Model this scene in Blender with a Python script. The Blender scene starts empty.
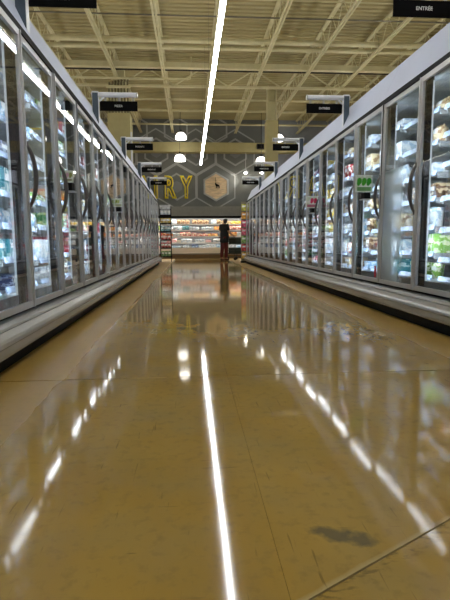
import bpy, bmesh, math, random
from mathutils import Vector, Matrix
random.seed(7)
SC = bpy.context.scene
COL = SC.collection

# ------------------------------------------------------------------ camera
F_PX, YAW, PITCH, ROLL, CAM_H = 478.1, 4.128, 6.824, -0.369, 0.708
def make_camera():
    y, p, r = map(math.radians, (YAW, PITCH, ROLL))
    f = Vector((math.sin(y)*math.cos(p), math.cos(y)*math.cos(p), -math.sin(p)))
    rt = Vector((math.cos(y), -math.sin(y), 0))
    up = rt.cross(f)
    r2 = rt*math.cos(r) + up*math.sin(r)
    u2 = -rt*math.sin(r) + up*math.cos(r)
    m = Matrix(((r2.x, u2.x, -f.x, 0), (r2.y, u2.y, -f.y, 0), (r2.z, u2.z, -f.z, CAM_H), (0, 0, 0, 1)))
    cd = bpy.data.cameras.new('camera')
    cd.sensor_fit = 'VERTICAL'; cd.sensor_height = 36.0; cd.sensor_width = 27.0
    cd.lens = 36.0*F_PX/600.0
    cd.clip_start = 0.02; cd.clip_end = 100
    o = bpy.data.objects.new('camera', cd); COL.objects.link(o)
    o.matrix_world = m
    SC.camera = o
make_camera()

# ------------------------------------------------------------------ world, exposure, light levels
w = bpy.data.worlds.new('world'); SC.world = w; w.use_nodes = True
w.node_tree.nodes['Background'].inputs[0].default_value = (0.9, 0.95, 1, 1)
w.node_tree.nodes['Background'].inputs[1].default_value = 0.05
SC.view_settings.view_transform = 'Standard'
SC.view_settings.look = 'None'
SC.view_settings.gamma = 1.0
SC.view_settings.use_curve_mapping = False
SC.view_settings.exposure = 0.75
E_STRIP_DOWN = 20.0      # aisle strip lights, lower lens
E_STRIP_UPFILL = 15.5        # glow added on top of the strip lights to brighten the ceiling
E_CASE = 19.0            # vertical lamps inside the freezers
E_DAIRY = 26.0           # lamps under the dairy shelves
E_PENDANT = 3.0
E_SPOT = 25.0
E_SPOTBEAM = 22.0

# ------------------------------------------------------------------ materials
MATS = {}
def lin(c):
    return tuple(((v/255)/12.92 if v/255 <= 0.04045 else ((v/255+0.055)/1.055)**2.4) for v in c)
def new_mat(name):
    m = bpy.data.materials.new(name); m.use_nodes = True
    nt = m.node_tree
    return m, nt, nt.nodes['Principled BSDF']
def mat(name, rgb, rough=0.5, metal=0.0, var=0.12, scale=6.0, spec=0.5, stretch=(1, 1, 1), bump=0.0):
    """plain painted / metal / plastic surface with a little procedural variation"""
    if name in MATS: return MATS[name]
    m, nt, b = new_mat(name)
    c = lin(rgb)
    tc = nt.nodes.new('ShaderNodeTexCoord')
    mp = nt.nodes.new('ShaderNodeMapping'); mp.inputs['Scale'].default_value = stretch
    nz = nt.nodes.new('ShaderNodeTexNoise'); nz.inputs['Scale'].default_value = scale; nz.inputs['Detail'].default_value = 4
    rp = nt.nodes.new('ShaderNodeValToRGB')
    rp.color_ramp.elements[0].position = 0.3; rp.color_ramp.elements[1].position = 0.7
    rp.color_ramp.elements[0].color = tuple(v*(1-var) for v in c)+(1,)
    rp.color_ramp.elements[1].color = tuple(min(1, v*(1+var)) for v in c)+(1,)
    nt.links.new(tc.outputs['Object'], mp.inputs['Vector']); nt.links.new(mp.outputs['Vector'], nz.inputs['Vector'])
    nt.links.new(nz.outputs['Fac'], rp.inputs['Fac']); nt.links.new(rp.outputs['Color'], b.inputs['Base Color'])
    b.inputs['Roughness'].default_value = rough; b.inputs['Metallic'].default_value = metal
    b.inputs['Specular IOR Level'].default_value = spec
    if bump:
        bp = nt.nodes.new('ShaderNodeBump'); bp.inputs['Strength'].default_value = bump; bp.inputs['Distance'].default_value = 0.01
        nt.links.new(nz.outputs['Fac'], bp.inputs['Height']); nt.links.new(bp.outputs['Normal'], b.inputs['Normal'])
    MATS[name] = m; return m
def emit(name, rgb, strength):
    if name in MATS: return MATS[name]
    m, nt, b = new_mat(name)
    b.inputs['Base Color'].default_value = (0.8, 0.8, 0.8, 1)
    b.inputs['Emission Color'].default_value = lin(rgb)+(1,)
    b.inputs['Emission Strength'].default_value = strength
    MATS[name] = m; return m
def glass_mat(name, fog=0.0):
    """thin pane: transparent with Schlick reflection; optional frost in the pane"""
    m = bpy.data.materials.new(name); m.use_nodes = True; nt = m.node_tree; nt.nodes.clear()
    out = nt.nodes.new('ShaderNodeOutputMaterial')
    tr = nt.nodes.new('ShaderNodeBsdfTransparent'); tr.inputs[0].default_value = (0.93, 0.96, 0.97, 1)
    gl = nt.nodes.new('ShaderNodeBsdfGlossy'); gl.inputs['Roughness'].default_value = 0.012
    gl.inputs['Color'].default_value = (1, 1, 1, 1)
    lw = nt.nodes.new('ShaderNodeLayerWeight'); lw.inputs['Blend'].default_value = 0.5
    pw = nt.nodes.new('ShaderNodeMath'); pw.operation = 'POWER'; pw.inputs[1].default_value = 5.0
    ma = nt.nodes.new('ShaderNodeMath'); ma.operation = 'MULTIPLY_ADD'; ma.inputs[1].default_value = 0.80; ma.inputs[2].default_value = 0.05
    mx = nt.nodes.new('ShaderNodeMixShader')
    nt.links.new(lw.outputs['Facing'], pw.inputs[0]); nt.links.new(pw.outputs[0], ma.inputs[0])
    nt.links.new(ma.outputs[0], mx.inputs[0]); nt.links.new(gl.outputs[0], mx.inputs[2])
    if fog:
        df = nt.nodes.new('ShaderNodeBsdfTranslucent'); df.inputs[0].default_value = (0.75, 0.8, 0.8, 1)
        d2 = nt.nodes.new('ShaderNodeBsdfDiffuse'); d2.inputs[0].default_value = (0.75, 0.8, 0.8, 1)
        ad = nt.nodes.new('ShaderNodeMixShader'); ad.inputs[0].default_value = 0.5
        nt.links.new(df.outputs[0], ad.inputs[1]); nt.links.new(d2.outputs[0], ad.inputs[2])
        tc = nt.nodes.new('ShaderNodeTexCoord'); sp = nt.nodes.new('ShaderNodeSeparateXYZ')
        nt.links.new(tc.outputs['Generated'], sp.inputs[0])
        nz = nt.nodes.new('ShaderNodeTexNoise'); nz.inputs['Scale'].default_value = 5
        nt.links.new(tc.outputs['Generated'], nz.inputs['Vector'])
        a1 = nt.nodes.new('ShaderNodeMath'); a1.operation = 'MULTIPLY_ADD'; a1.inputs[1].default_value = 0.35
        nt.links.new(nz.outputs['Fac'], a1.inputs[0]); nt.links.new(sp.outputs['Y'], a1.inputs[2])
        r1 = nt.nodes.new('ShaderNodeMapRange'); r1.inputs['From Min'].default_value = 0.42; r1.inputs['From Max'].default_value = 0.62
        r1.inputs['To Max'].default_value = fog
        nt.links.new(a1.outputs[0], r1.inputs['Value'])
        r2 = nt.nodes.new('ShaderNodeMapRange'); r2.inputs['From Min'].default_value = 0.85; r2.inputs['From Max'].default_value = 0.55
        nt.links.new(sp.outputs['Z'], r2.inputs['Value'])
        mm = nt.nodes.new('ShaderNodeMath'); mm.operation = 'MULTIPLY'
        nt.links.new(r1.outputs[0], mm.inputs[0]); nt.links.new(r2.outputs[0], mm.inputs[1])
        fm = nt.nodes.new('ShaderNodeMixShader')
        nt.links.new(mm.outputs[0], fm.inputs[0]); nt.links.new(tr.outputs[0], fm.inputs[1]); nt.links.new(ad.outputs[0], fm.inputs[2])
        nt.links.new(fm.outputs[0], mx.inputs[1])
    else:
        nt.links.new(tr.outputs[0], mx.inputs[1])
    nt.links.new(mx.outputs[0], out.inputs['Surface'])
    return m
def print_mat(name, base, second, third=(240, 240, 238), seed=0.0):
    """printed packaging: coloured ground, a pale title panel and blotches of a picture"""
    m, nt, b = new_mat(name)
    tc = nt.nodes.new('ShaderNodeTexCoord'); sp = nt.nodes.new('ShaderNodeSeparateXYZ')
    nt.links.new(tc.outputs['Generated'], sp.inputs[0])
    ad = nt.nodes.new('ShaderNodeVectorMath'); ad.inputs[1].default_value = (seed, seed*1.7, seed*0.6)
    nt.links.new(tc.outputs['Generated'], ad.inputs[0])
    nz = nt.nodes.new('ShaderNodeTexNoise'); nz.inputs['Scale'].default_value = 3.2; nz.inputs['Detail'].default_value = 2
    nt.links.new(ad.outputs[0], nz.inputs['Vector'])
    gt = nt.nodes.new('ShaderNodeMath'); gt.operation = 'GREATER_THAN'; gt.inputs[1].default_value = 0.54
    nt.links.new(nz.outputs['Fac'], gt.inputs[0])
    m1 = nt.nodes.new('ShaderNodeMix'); m1.data_type = 'RGBA'
    m1.inputs['A'].default_value = lin(base)+(1,); m1.inputs['B'].default_value = lin(second)+(1,)
    nt.links.new(gt.outputs[0], m1.inputs['Factor'])
    c1 = nt.nodes.new('ShaderNodeMath'); c1.operation = 'COMPARE'; c1.inputs[1].default_value = 0.66; c1.inputs[2].default_value = 0.13
    nt.links.new(sp.outputs['Z'], c1.inputs[0])
    c2 = nt.nodes.new('ShaderNodeMath'); c2.operation = 'COMPARE'; c2.inputs[1].default_value = 0.5; c2.inputs[2].default_value = 0.34
    nt.links.new(sp.outputs['Y'], c2.inputs[0])
    mm = nt.nodes.new('ShaderNodeMath'); mm.operation = 'MULTIPLY'
    nt.links.new(c1.outputs[0], mm.inputs[0]); nt.links.new(c2.outputs[0], mm.inputs[1])
    m2 = nt.nodes.new('ShaderNodeMix'); m2.data_type = 'RGBA'; m2.inputs['B'].default_value = lin(third)+(1,)
    nt.links.new(mm.outputs[0], m2.inputs['Factor']); nt.links.new(m1.outputs['Result'], m2.inputs['A'])
    nt.links.new(m2.outputs['Result'], b.inputs['Base Color'])
    b.inputs['Roughness'].default_value = 0.38
    return m

M_ALU = mat('satin_aluminium', (186, 185, 182), 0.4, 0.35, 0.03, 3)
M_CANOPY = mat('grey_enamel', (192, 199, 216), 0.42, 0.0, 0.03, 2)
M_BUMPER = mat('bumper_plastic', (158, 158, 152), 0.26, 0.3, 0.03, 5)
M_BLACK = mat('black_rubber', (10, 10, 10), 0.7, spec=0.2)
M_DARKMET = mat('dark_mullion', (44, 42, 40), 0.35, 0.3)
M_HANDLE = mat('handle_bronze', (92, 87, 83), 0.35, 0.4)
M_LINER = mat('case_liner', (104, 108, 110), 0.5)
M_WHITE = mat('white_enamel', (225, 228, 232), 0.35, 0, 0.03)
M_RAIL = mat('price_rail', (150, 166, 192), 0.35, 0, 0.35, 22)
M_SHELF = mat('shelf_wire', (150, 152, 152), 0.4, 0.3)
M_SLATE = mat('slate_plate', (70, 84, 96), 0.5)
M_SIGN = mat('sign_black', (9, 9, 10), 0.8, spec=0.1)
M_SIGNTXT = mat('sign_lettering', (225, 225, 220), 0.5)
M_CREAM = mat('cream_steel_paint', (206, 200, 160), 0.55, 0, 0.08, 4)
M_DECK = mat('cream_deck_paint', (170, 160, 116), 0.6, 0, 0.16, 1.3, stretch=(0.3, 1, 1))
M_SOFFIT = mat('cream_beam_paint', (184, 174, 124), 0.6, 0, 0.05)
M_WALLDARK = mat('wall_charcoal', (118, 121, 118), 0.75, 0, 0.08, 2)
M_WALLLINE = mat('wall_line_grey', (176, 178, 178), 0.7, 0, 0.04)
M_WALLSOLID = mat('wall_solid_grey', (136, 138, 138), 0.7, 0, 0.04)
M_WALLPLAIN = mat('wall_plain_grey', (150, 156, 164), 0.75, 0, 0.05)
M_YELLOW = mat('letter_yellow', (250, 226, 56), 0.45, 0, 0.05)
M_PIPE = mat('refrigerant_pipe_paint', (122, 116, 84), 0.5)
M_CONDUIT = mat('grey_conduit', (120, 118, 105), 0.4, 0.4)
M_GLASS = glass_mat('door_glass')
M_FOG = glass_mat('door_glass_fogged', 0.45)
M_STRIP = emit('strip_lens', (250, 252, 255), E_STRIP_DOWN)
M_STRIP_UPFILL = emit('strip_upper_lens', (255, 246, 228), E_STRIP_UPFILL)
M_CASELED = emit('case_lamp', (226, 240, 255), E_CASE)
M_LENS = emit('case_lamp_lens', (214, 232, 245), 0.22)
M_DAIRYLED = emit('dairy_lamp', (255, 248, 240), E_DAIRY)
M_PENDANT = emit('pendant_glow', (255, 250, 240), E_PENDANT)
M_SPOT = emit('spot_bulb', (255, 246, 226), E_SPOT)

def floor_mat():
    m, nt, b = new_mat('polished_concrete')
    N = nt.nodes; L = nt.links
    tc = N.new('ShaderNodeTexCoord'); geo = N.new('ShaderNodeNewGeometry')
    sp = N.new('ShaderNodeSeparateXYZ'); L.new(geo.outputs['Position'], sp.inputs[0])
    def noise(sc, det=4, stretch=None, rough=0.55):
        n = N.new('ShaderNodeTexNoise'); n.inputs['Scale'].default_value = sc; n.inputs['Detail'].default_value = det; n.inputs['Roughness'].default_value = rough
        if stretch:
            mp = N.new('ShaderNodeMapping'); mp.inputs['Scale'].default_value = stretch[:3]; mp.inputs['Rotation'].default_value = (0, 0, stretch[3])
            L.new(geo.outputs['Position'], mp.inputs[0]); L.new(mp.outputs[0], n.inputs['Vector'])
        else: L.new(geo.outputs['Position'], n.inputs['Vector'])
        return n.outputs['Fac']
    def math_(op, a, b_=None, c=None):
        n = N.new('ShaderNodeMath'); n.operation = op
        for i, v in enumerate((a, b_, c)):
            if v is None: continue
            if isinstance(v, (int, float)): n.inputs[i].default_value = v
            else: L.new(v, n.inputs[i])
        return n.outputs[0]
    def rng(v, a, b_, c=0.0, d=1.0):
        n = N.new('ShaderNodeMapRange'); L.new(v, n.inputs['Value'])
        n.inputs['From Min'].default_value = a; n.inputs['From Max'].default_value = b_; n.inputs['To Min'].default_value = c; n.inputs['To Max'].default_value = d
        return n.outputs[0]
    def mixc(f, a, b_):
        n = N.new('ShaderNodeMix'); n.data_type = 'RGBA'
        if isinstance(f, float): n.inputs['Factor'].default_value = f
        else: L.new(f, n.inputs['Factor'])
        for k, v in (('A', a), ('B', b_)):
            if isinstance(v, tuple): n.inputs[k].default_value = lin(v)+(1,)
            else: L.new(v, n.inputs[k])
        return n.outputs['Result']
    big = noise(0.9, 5, (1, 0.7, 1, 0.3)); med = noise(3.5, 6); fine = noise(28, 5)
    c = mixc(rng(big, 0.34, 0.66), (152, 119, 46), (178, 147, 78))
    c = mixc(math_('MULTIPLY', rng(med, 0.42, 0.72), 0.55), c, (146, 128, 84))
    c = mixc(math_('MULTIPLY', rng(fine, 0.52, 0.75), 0.35), c, (112, 92, 52))
    # worn, unpolished margin beside the cases
    wob = math_('MULTIPLY', math_('SUBTRACT', noise(0.8, 2), 0.5), 0.10)
    xx = math_('ADD', sp.outputs['X'], wob)
    edge = math_('MAXIMUM', rng(xx, -0.56, -0.72), rng(xx, 1.44, 1.62))
    c = mixc(math_('MULTIPLY', edge, 0.4), c, (172, 140, 74))
    # grey stain and the worn lip along the slanted joint near the camera
    dx = math_('SUBTRACT', sp.outputs['X'], 0.36); dy = math_('SUBTRACT', sp.outputs['Y'], 1.06)
    u = math_('ADD', math_('MULTIPLY', dx, 0.94), math_('MULTIPLY', dy, -0.34)); v = math_('ADD', math_('MULTIPLY', dx, 0.34), math_('MULTIPLY', dy, 0.94))
    r = math_('ADD', math_('POWER', math_('DIVIDE', u, 0.085), 2.0), math_('POWER', math_('DIVIDE', v, 0.03), 2.0))
    r = math_('ADD', r, math_('MULTIPLY', math_('SUBTRACT', noise(26, 4), 0.5), 3.0))
    c = mixc(math_('MULTIPLY', rng(r, 1.3, 0.3), 0.75), c, (84, 82, 70))
    # distance to the slanted joint: line from (.19,.84) direction (.868,.497)
    ex = math_('SUBTRACT', sp.outputs['X'], 0.19); ey = math_('SUBTRACT', sp.outputs['Y'], 0.84)
    dist = math_('SUBTRACT', math_('MULTIPLY', ey, 0.868), math_('MULTIPLY', ex, 0.497))
    dn = math_('ADD', dist, math_('MULTIPLY', math_('SUBTRACT', noise(18, 4), 0.5), 0.014))
    xr = math_('GREATER_THAN', sp.outputs['X'], 0.18); yr = math_('LESS_THAN', sp.outputs['Y'], 2.3); msk = math_('MULTIPLY', xr, yr)
    lip = math_('MULTIPLY', math_('MULTIPLY', rng(dn, 0.016, 0.004), math_('GREATER_THAN', dn, -0.002)), msk)
    c = mixc(math_('MULTIPLY', lip, 0.7), c, (190, 170, 124))
    dirt = math_('MULTIPLY', math_('MULTIPLY', rng(dn, -0.05, -0.004), math_('LESS_THAN', dn, -0.002)), msk)
    dirt = math_('MULTIPLY', dirt, rng(noise(30, 5, (1, 2.2, 1, -0.5)), 0.5, 0.66))
    c = mixc(math_('MULTIPLY', dirt, 0.8), c, (74, 64, 44))
    # scuffs and scratches
    for st, th, amt in (((2.2, 26, 1, 0.5), 0.69, 0.4), ((30, 2.2, 1, 0.25), 0.68, 0.45), ((3, 36, 1, -0.9), 0.70, 0.4), ((60, 2.0, 1, -0.35), 0.675, 0.4)):
        s = noise(1.6, 3, st, 0.6)
        c = mixc(math_('MULTIPLY', rng(s, th, th+0.05), amt), c, (70, 58, 34))
    L.new(c, b.inputs['Base Color'])
    rr = math_('ADD', math_('MULTIPLY', edge, 0.27), rng(med, 0.3, 0.7, 0.045, 0.085))
    L.new(rr, b.inputs['Roughness'])
    b.inputs['Specular IOR Level'].default_value = 0.62
    bp = N.new('ShaderNodeBump'); bp.inputs['Strength'].default_value = 0.012; bp.inputs['Distance'].default_value = 0.02
    hh = noise(2.6, 2); L.new(hh, bp.inputs['Height'])
    L.new(bp.outputs['Normal'], b.inputs['Normal'])
    return m
M_FLOOR = floor_mat()
M_JOINT = mat('joint_filler', (60, 50, 32), 0.8)

# ------------------------------------------------------------------ mesh helpers
class MB:
    def __init__(s): s.v = []; s.f = []
    def box(s, x0, x1, y0, y1, z0, z1):
        x0, x1 = sorted((x0, x1)); y0, y1 = sorted((y0, y1)); z0, z1 = sorted((z0, z1))
        n = len(s.v)
        s.v += [(x0, y0, z0), (x1, y0, z0), (x1, y1, z0), (x0, y1, z0), (x0, y0, z1), (x1, y0, z1), (x1, y1, z1), (x0, y1, z1)]
        s.f += [tuple(n+i for i in q) for q in ((0, 3, 2, 1), (4, 5, 6, 7), (0, 1, 5, 4), (1, 2, 6, 5), (2, 3, 7, 6), (3, 0, 4, 7))]
        return s
    def bar(s, a, b, r, sides=6, r2=None):
        a = Vector(a); b = Vector(b); d = (b-a).normalized()
        u = d.cross(Vector((0, 0, 1)))
        if u.length < 1e-4: u = Vector((1, 0, 0))
        u.normalize(); w_ = d.cross(u); n = len(s.v)
        for p, rr in ((a, r), (b, r if r2 is None else r2)):
            for k in range(sides):
                t = 2*math.pi*(k+0.5)/sides
                s.v.append(tuple(p+u*math.cos(t)*rr+w_*math.sin(t)*rr))
        for k in range(sides): s.f.append((n+k, n+(k+1) % sides, n+sides+(k+1) % sides, n+sides+k))
        s.f.append(tuple(n+sides-1-k for k in range(sides))); s.f.append(tuple(n+sides+k for k in range(sides)))
        return s
    def tube(s, pts, r, sides=6):
        pts = [Vector(p) for p in pts]; n = len(s.v); up = Vector((0.13, 0.21, 0.97))
        for i, p in enumerate(pts):
            d = (pts[min(i+1, len(pts)-1)]-pts[max(i-1, 0)]).normalized()
            u = d.cross(up)
            if u.length < 1e-3: u = d.cross(Vector((1, 0, 0)))
            u.normalize(); w_ = u.cross(d)
            rr = r[i] if isinstance(r, (list, tuple)) else r
            for k in range(sides):
                t = 2*math.pi*k/sides; s.v.append(tuple(p+u*math.cos(t)*rr+w_*math.sin(t)*rr))
        for i in range(len(pts)-1):
            for k in range(sides):
                a = n+i*sides+k; b = n+i*sides+(k+1) % sides
                s.f.append((a, b, b+sides, a+sides))
        s.f.append(tuple(n+k for k in range(sides))[::-1]); s.f.append(tuple(n+(len(pts)-1)*sides+k for k in range(sides)))
        return s
    def prism_y(s, prof, y0, y1):
        """closed (x,z) outline run along y"""
        n = len(s.v); k = len(prof)
        s.v += [(x, y0, z) for x, z in prof]+[(x, y1, z) for x, z in prof]
        for i in range(k): s.f.append((n+i, n+(i+1) % k, n+k+(i+1) % k, n+k+i))
        s.f.append(tuple(n+i for i in range(k))); s.f.append(tuple(n+k+i for i in range(k))[::-1])
        return s
    def prism_z(s, poly, z0, z1):
        n = len(s.v); k = len(poly)
        s.v += [(x, y, z0) for x, y in poly]+[(x, y, z1) for x, y in poly]
        for i in range(k): s.f.append((n+i, n+(i+1) % k, n+k+(i+1) % k, n+k+i))
        s.f.append(tuple(n+i for i in range(k))[::-1]); s.f.append(tuple(n+k+i for i in range(k)))
        return s
    def lathe(s, prof, cx=0, cy=0, seg=16):
        n = len(s.v); k = len(prof)
        for j in range(seg):
            t = 2*math.pi*j/seg
            s.v += [(cx+r*math.cos(t), cy+r*math.sin(t), z) for r, z in prof]
        for j in range(seg):
            for i in range(k-1):
                a = n+j*k+i; b = n+((j+1) % seg)*k+i
                s.f.append((a, b, b+1, a+1))
        return s
    def mesh(s, name, smooth=False):
        m = bpy.data.meshes.new(name); m.from_pydata(s.v, [], s.f)
        bm = bmesh.new(); bm.from_mesh(m); bmesh.ops.recalc_face_normals(bm, faces=bm.faces[:]); bm.to_mesh(m); bm.free()
        if smooth:
            for p in m.polygons: p.use_smooth = True
        m.update(); return m
def add(name, data, material=None, parent=None, loc=(0, 0, 0), rot=None, smooth=False):
    if isinstance(data, MB): data = data.mesh(name, smooth)
    if material is not None and not data.materials: data.materials.append(material)
    o = bpy.data.objects.new(name, data); COL.objects.link(o)
    o.location = loc
    if rot: o.rotation_euler = rot
    if parent is not None: o.parent = parent
    return o
def tag(o, label, cat, group=None):
    o['label'] = label; o['category'] = cat
    if group: o['group'] = group
    return o
def thing(name, label, cat, loc=(0, 0, 0), rotz=0.0, group=None):
    o = bpy.data.objects.new(name, None); COL.objects.link(o)
    o.location = loc; o.rotation_euler = (0, 0, rotz); o.empty_display_size = 0.1
    return tag(o, label, cat, group)
def struct(o, label=None):
    o['kind'] = 'structure'
    if label: o['label'] = label
    return o
def text_mesh(body, size, extrude=0.002, outline=0.0, offset=0.0):
    c = bpy.data.curves.new('text', 'FONT'); c.body = body; c.size = size; c.align_x = 'CENTER'; c.align_y = 'CENTER'
    c.resolution_u = 4
    if outline:
        c.fill_mode = 'NONE'; c.bevel_depth = outline; c.bevel_resolution = 1; c.offset = offset
    else: c.extrude = extrude; c.offset = offset
    o = bpy.data.objects.new('text', c); COL.objects.link(o)
    dg = bpy.context.evaluated_depsgraph_get()
    m = bpy.data.meshes.new_from_object(o.evaluated_get(dg))
    bpy.data.objects.remove(o); bpy.data.curves.remove(c)
    m.materials.clear()
    return m

# ------------------------------------------------------------------ the room
XMIN, XMAX, YMIN, YMAX = -9.0, 10.0, -6.0, 22.3
DECK_Z, CHORD_Z = 6.2, 5.6
floor = struct(add('floor', MB().box(XMIN, XMAX, YMIN, YMAX+1, -0.2, -0.012), M_JOINT), 'ochre polished concrete floor with saw-cut joints')
g = 0.0012
def slab(poly):
    cx = sum(p[0] for p in poly)/len(poly); cy = sum(p[1] for p in poly)/len(poly)
    add('slab', MB().prism_z(poly, -0.012, 0.0), M_FLOOR, floor)
xs = [XMIN, -4.1, 0.19, 4.5, XMAX]; ys = [YMIN, -1.4, 2.49, 6.3, 10.1, 13.9, 17.7, YMAX]
for i in range(4):
    for j in range(7):
        x0, x1, y0, y1 = xs[i]+g*0.25, xs[i+1]-g*0.25, ys[j]+g*3, ys[j+1]-g*3
        if i == 2 and j == 1:      # the slab by the camera is cut by a slanted joint
            k = 0.4975/0.868
            ya = 0.84; xb = 0.19+(y1-0.84)/k
            e = 0.003
            slab([(x0, ya+e), (xb-e, y1), (x0, y1)])
            slab([(x0, y0), (x1, y0), (x1, y1), (xb+e, y1), (x0, ya-e)])
        else:
            slab([(x0, y0), (x1, y0), (x1, y1), (x0, y1)])

# corrugated roof deck, ribs run across the aisle
def deck():
    mb = MB(); pitch = 0.19; y = YMIN; prof = []
    while y < YMAX+1:
        prof += [(y, DECK_Z), (y+0.10, DECK_Z), (y+0.125, DECK_Z+0.045), (y+0.165, DECK_Z+0.045)]
        y += pitch
    n = len(prof)
    mb.v = [(XMIN, a, b) for a, b in prof]+[(XMAX, a, b) for a, b in prof]
    mb.f = [(i, i+1, n+i+1, n+i) for i in range(n-1)]
    return mb
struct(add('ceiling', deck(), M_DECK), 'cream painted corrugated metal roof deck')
struct(add('wall_left', MB().box(XMIN-0.1, XMIN, YMIN, YMAX+1, 0, DECK_Z+0.1), M_WALLPLAIN))
struct(add('wall_right', MB().box(XMAX, XMAX+0.1, YMIN, YMAX+1, 0, DECK_Z+0.1), M_WALLPLAIN))
struct(add('wall_front', MB().box(XMIN, XMAX, YMIN-0.1, YMIN, 0, DECK_Z+0.1), M_WALLPLAIN))
WX = 3.35
wall = struct(add('wall_back', MB().box(XMIN, WX, YMAX, YMAX+0.15, 0, DECK_Z+0.1), M_WALLDARK), 'charcoal end wall patterned with grey hexagon outlines')
add('plain_panel', MB().box(WX, XMAX, YMAX-0.01, YMAX+0.15, 0, DECK_Z+0.1), M_WALLPLAIN, wall)
def hexring(R, wd, th):
    mb = MB(); n = 6
    for rr in (R, R-wd/math.cos(math.pi/6)):
        for yy in (0, -th):
            for k in range(6):
                t = math.pi/2+k*math.pi/3; mb.v.append((rr*math.cos(t), yy, rr*math.sin(t)))
    for k in range(6):
        l = (k+1) % 6
        mb.f += [(6+k, 6+l, 18+l, 18+k), (k, l, 6+l, 6+k), (12+k, 18+k, 18+l, 12+l)]
    return mb
def hexsolid(R, th):
    mb = MB()
    for yy in (0, -th):
        for k in range(6):
            t = math.pi/2+k*math.pi/3; mb.v.append((R*math.cos(t), yy, R*math.sin(t)))
    mb.f = [(6, 7, 8, 9, 10, 11), (0, 1, 2, 3, 4, 5)]+[(k, (k+1) % 6, 6+(k+1) % 6, 6+k) for k in range(6)]
    return mb
HS = 1.03; HX, HZ = 1.23, 3.25
ring_big = hexring(HS, 0.056, 0.012).mesh('hexagon_outline'); ring_big.materials.append(M_WALLLINE)
ring_small = hexring(0.62, 0.075, 0.012).mesh('hexagon_outline'); ring_small.materials.append(M_WALLLINE)
solid_small = hexsolid(0.27, 0.010).mesh('hexagon_inset'); solid_small.materials.append(M_WALLSOLID)
for row in range(3):
    for c_ in range(-5, 3):
        cx = HX+(c_+(0.5 if row % 2 else 0))*HS*math.sqrt(3); cz = HZ+row*1.5*HS
        if cx+0.9 > WX+0.1 or cx < -7.5: continue
        if row < 2: add('hexagon_outline', ring_big, None, wall, (cx, YMAX, cz))
        elif c_ % 1 == 0: add('hexagon_outline', ring_small, None, wall, (cx, YMAX, 5.75))
        if row == 1:
            add('hexagon_outline', ring_small, None, wall, (cx, YMAX, cz)); add('hexagon_inset', solid_small, None, wall, (cx, YMAX, cz))
        elif row == 0 and c_ < 0:
            add('hexagon_outline', ring_small, None, wall, (cx, YMAX, cz)); add('hexagon_inset', solid_small, None, wall, (cx, YMAX, cz))
# cream bulkhead beam in front of the end wall
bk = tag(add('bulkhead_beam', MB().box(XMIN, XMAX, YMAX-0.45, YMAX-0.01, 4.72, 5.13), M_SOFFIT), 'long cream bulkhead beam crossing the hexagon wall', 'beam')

# ------------------------------------------------------------------ roof steel
ZIG = {}
def joist(x, label):
    t = thing('roof_joist', label, 'joist', (x, 0, CHORD_Z), group='roof joists running along the aisle')
    y0, y1 = YMIN+0.05, YMAX-0.05
    if not ZIG:
        ZIG['b'] = MB().box(-0.052, -0.012, y0, y1, 0.0, 0.05).mesh('chord')
        ZIG['t'] = MB().box(-0.05, 0.05, y0, y1, DECK_Z-CHORD_Z-0.045, DECK_Z-CHORD_Z-0.002).mesh('top_chord')
        pts = []; y = y0; up = False
        while y < y1:
            pts.append((0, y, 0.55 if up else 0.03)); y += 0.42; up = not up
        ZIG['w'] = MB().tube(pts, 0.013, 5).mesh('web')
        for k in ZIG: ZIG[k].materials.append(M_CREAM)
    add('bottom_chord_angle', ZIG['b'], None, t); add('bottom_chord_angle', ZIG['b'], None, t, (0.064, 0, 0))
    add('top_chord', ZIG['t'], None, t); add('web', ZIG['w'], None, t)
jx = [-0.69+1.405*k for k in range(-4, 6)]
jn = ['outermost on the left', 'fourth to the left of the strip light', 'third to the left of the strip light', 'second to the left of the strip light', 'first to the left of the strip light',
      'directly above the strip light', 'first to the right of the strip light', 'second to the right of the strip light', 'third to the right of the strip light', 'fourth to the right of the strip light']
for x, n_ in zip(jx, jn): joist(x, 'cream steel open-web roof joist, '+n_)
# truss girder crossing the joists
gy = 15.5
t = thing('truss_girder', 'cream steel truss girder with V-shaped webs crossing above the aisle', 'girder', (0, gy, 5.7))
add('top_chord', MB().box(XMIN+0.05, XMAX-0.05, 0.06, 0.14, 0.36, 0.43), M_CREAM, t)
add('bottom_chord', MB().box(XMIN+0.05, XMAX-0.05, 0.06, 0.14, -0.19, -0.12), M_CREAM, t)
pts = []; x = XMIN+0.3; k = 0
while x < XMAX-0.3: pts.append((x, 0.1, 0.37 if k % 2 else -0.13)); x += 0.83; k += 1
for a, b in zip(pts, pts[1:]):
    add('web_bar', MB().bar(a, b, 0.026, 4), M_CREAM, t)
def cross(name, y, z, r, m, label, cat, x0=XMIN+0.05, x1=XMAX-0.05, square=False):
    mb = MB().box(x0, x1, y-r, y+r, z-r, z+r) if square else MB().bar((x0, y, z), (x1, y, z), r, 8)
    return tag(add(name, mb, m), label, cat)
ZC = 5.80
cross('conduit', 9.4, ZC, 0.014, M_CREAM, 'thin ceiling conduit nearest the camera, crossing the joists', 'conduit')
cross('conduit', 10.7, ZC, 0.014, M_CREAM, 'thin cream ceiling conduit, second one from the camera', 'conduit')
cross('conduit', 11.5, ZC, 0.016, M_CONDUIT, 'grey ceiling conduit just before the double cream pipes', 'conduit')
cross('roof_pipe', 12.75, 5.77, 0.065, M_CREAM, 'nearer of two thick cream pipes crossing the roof', 'pipe')
cross('roof_pipe', 13.2, 5.77, 0.055, M_CREAM, 'farther of two thick cream pipes crossing the roof', 'pipe')
cross('roof_pipe', 14.5, 5.77, 0.075, M_CREAM, 'square cream tie beam just before the truss girder', 'beam', square=True)
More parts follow.
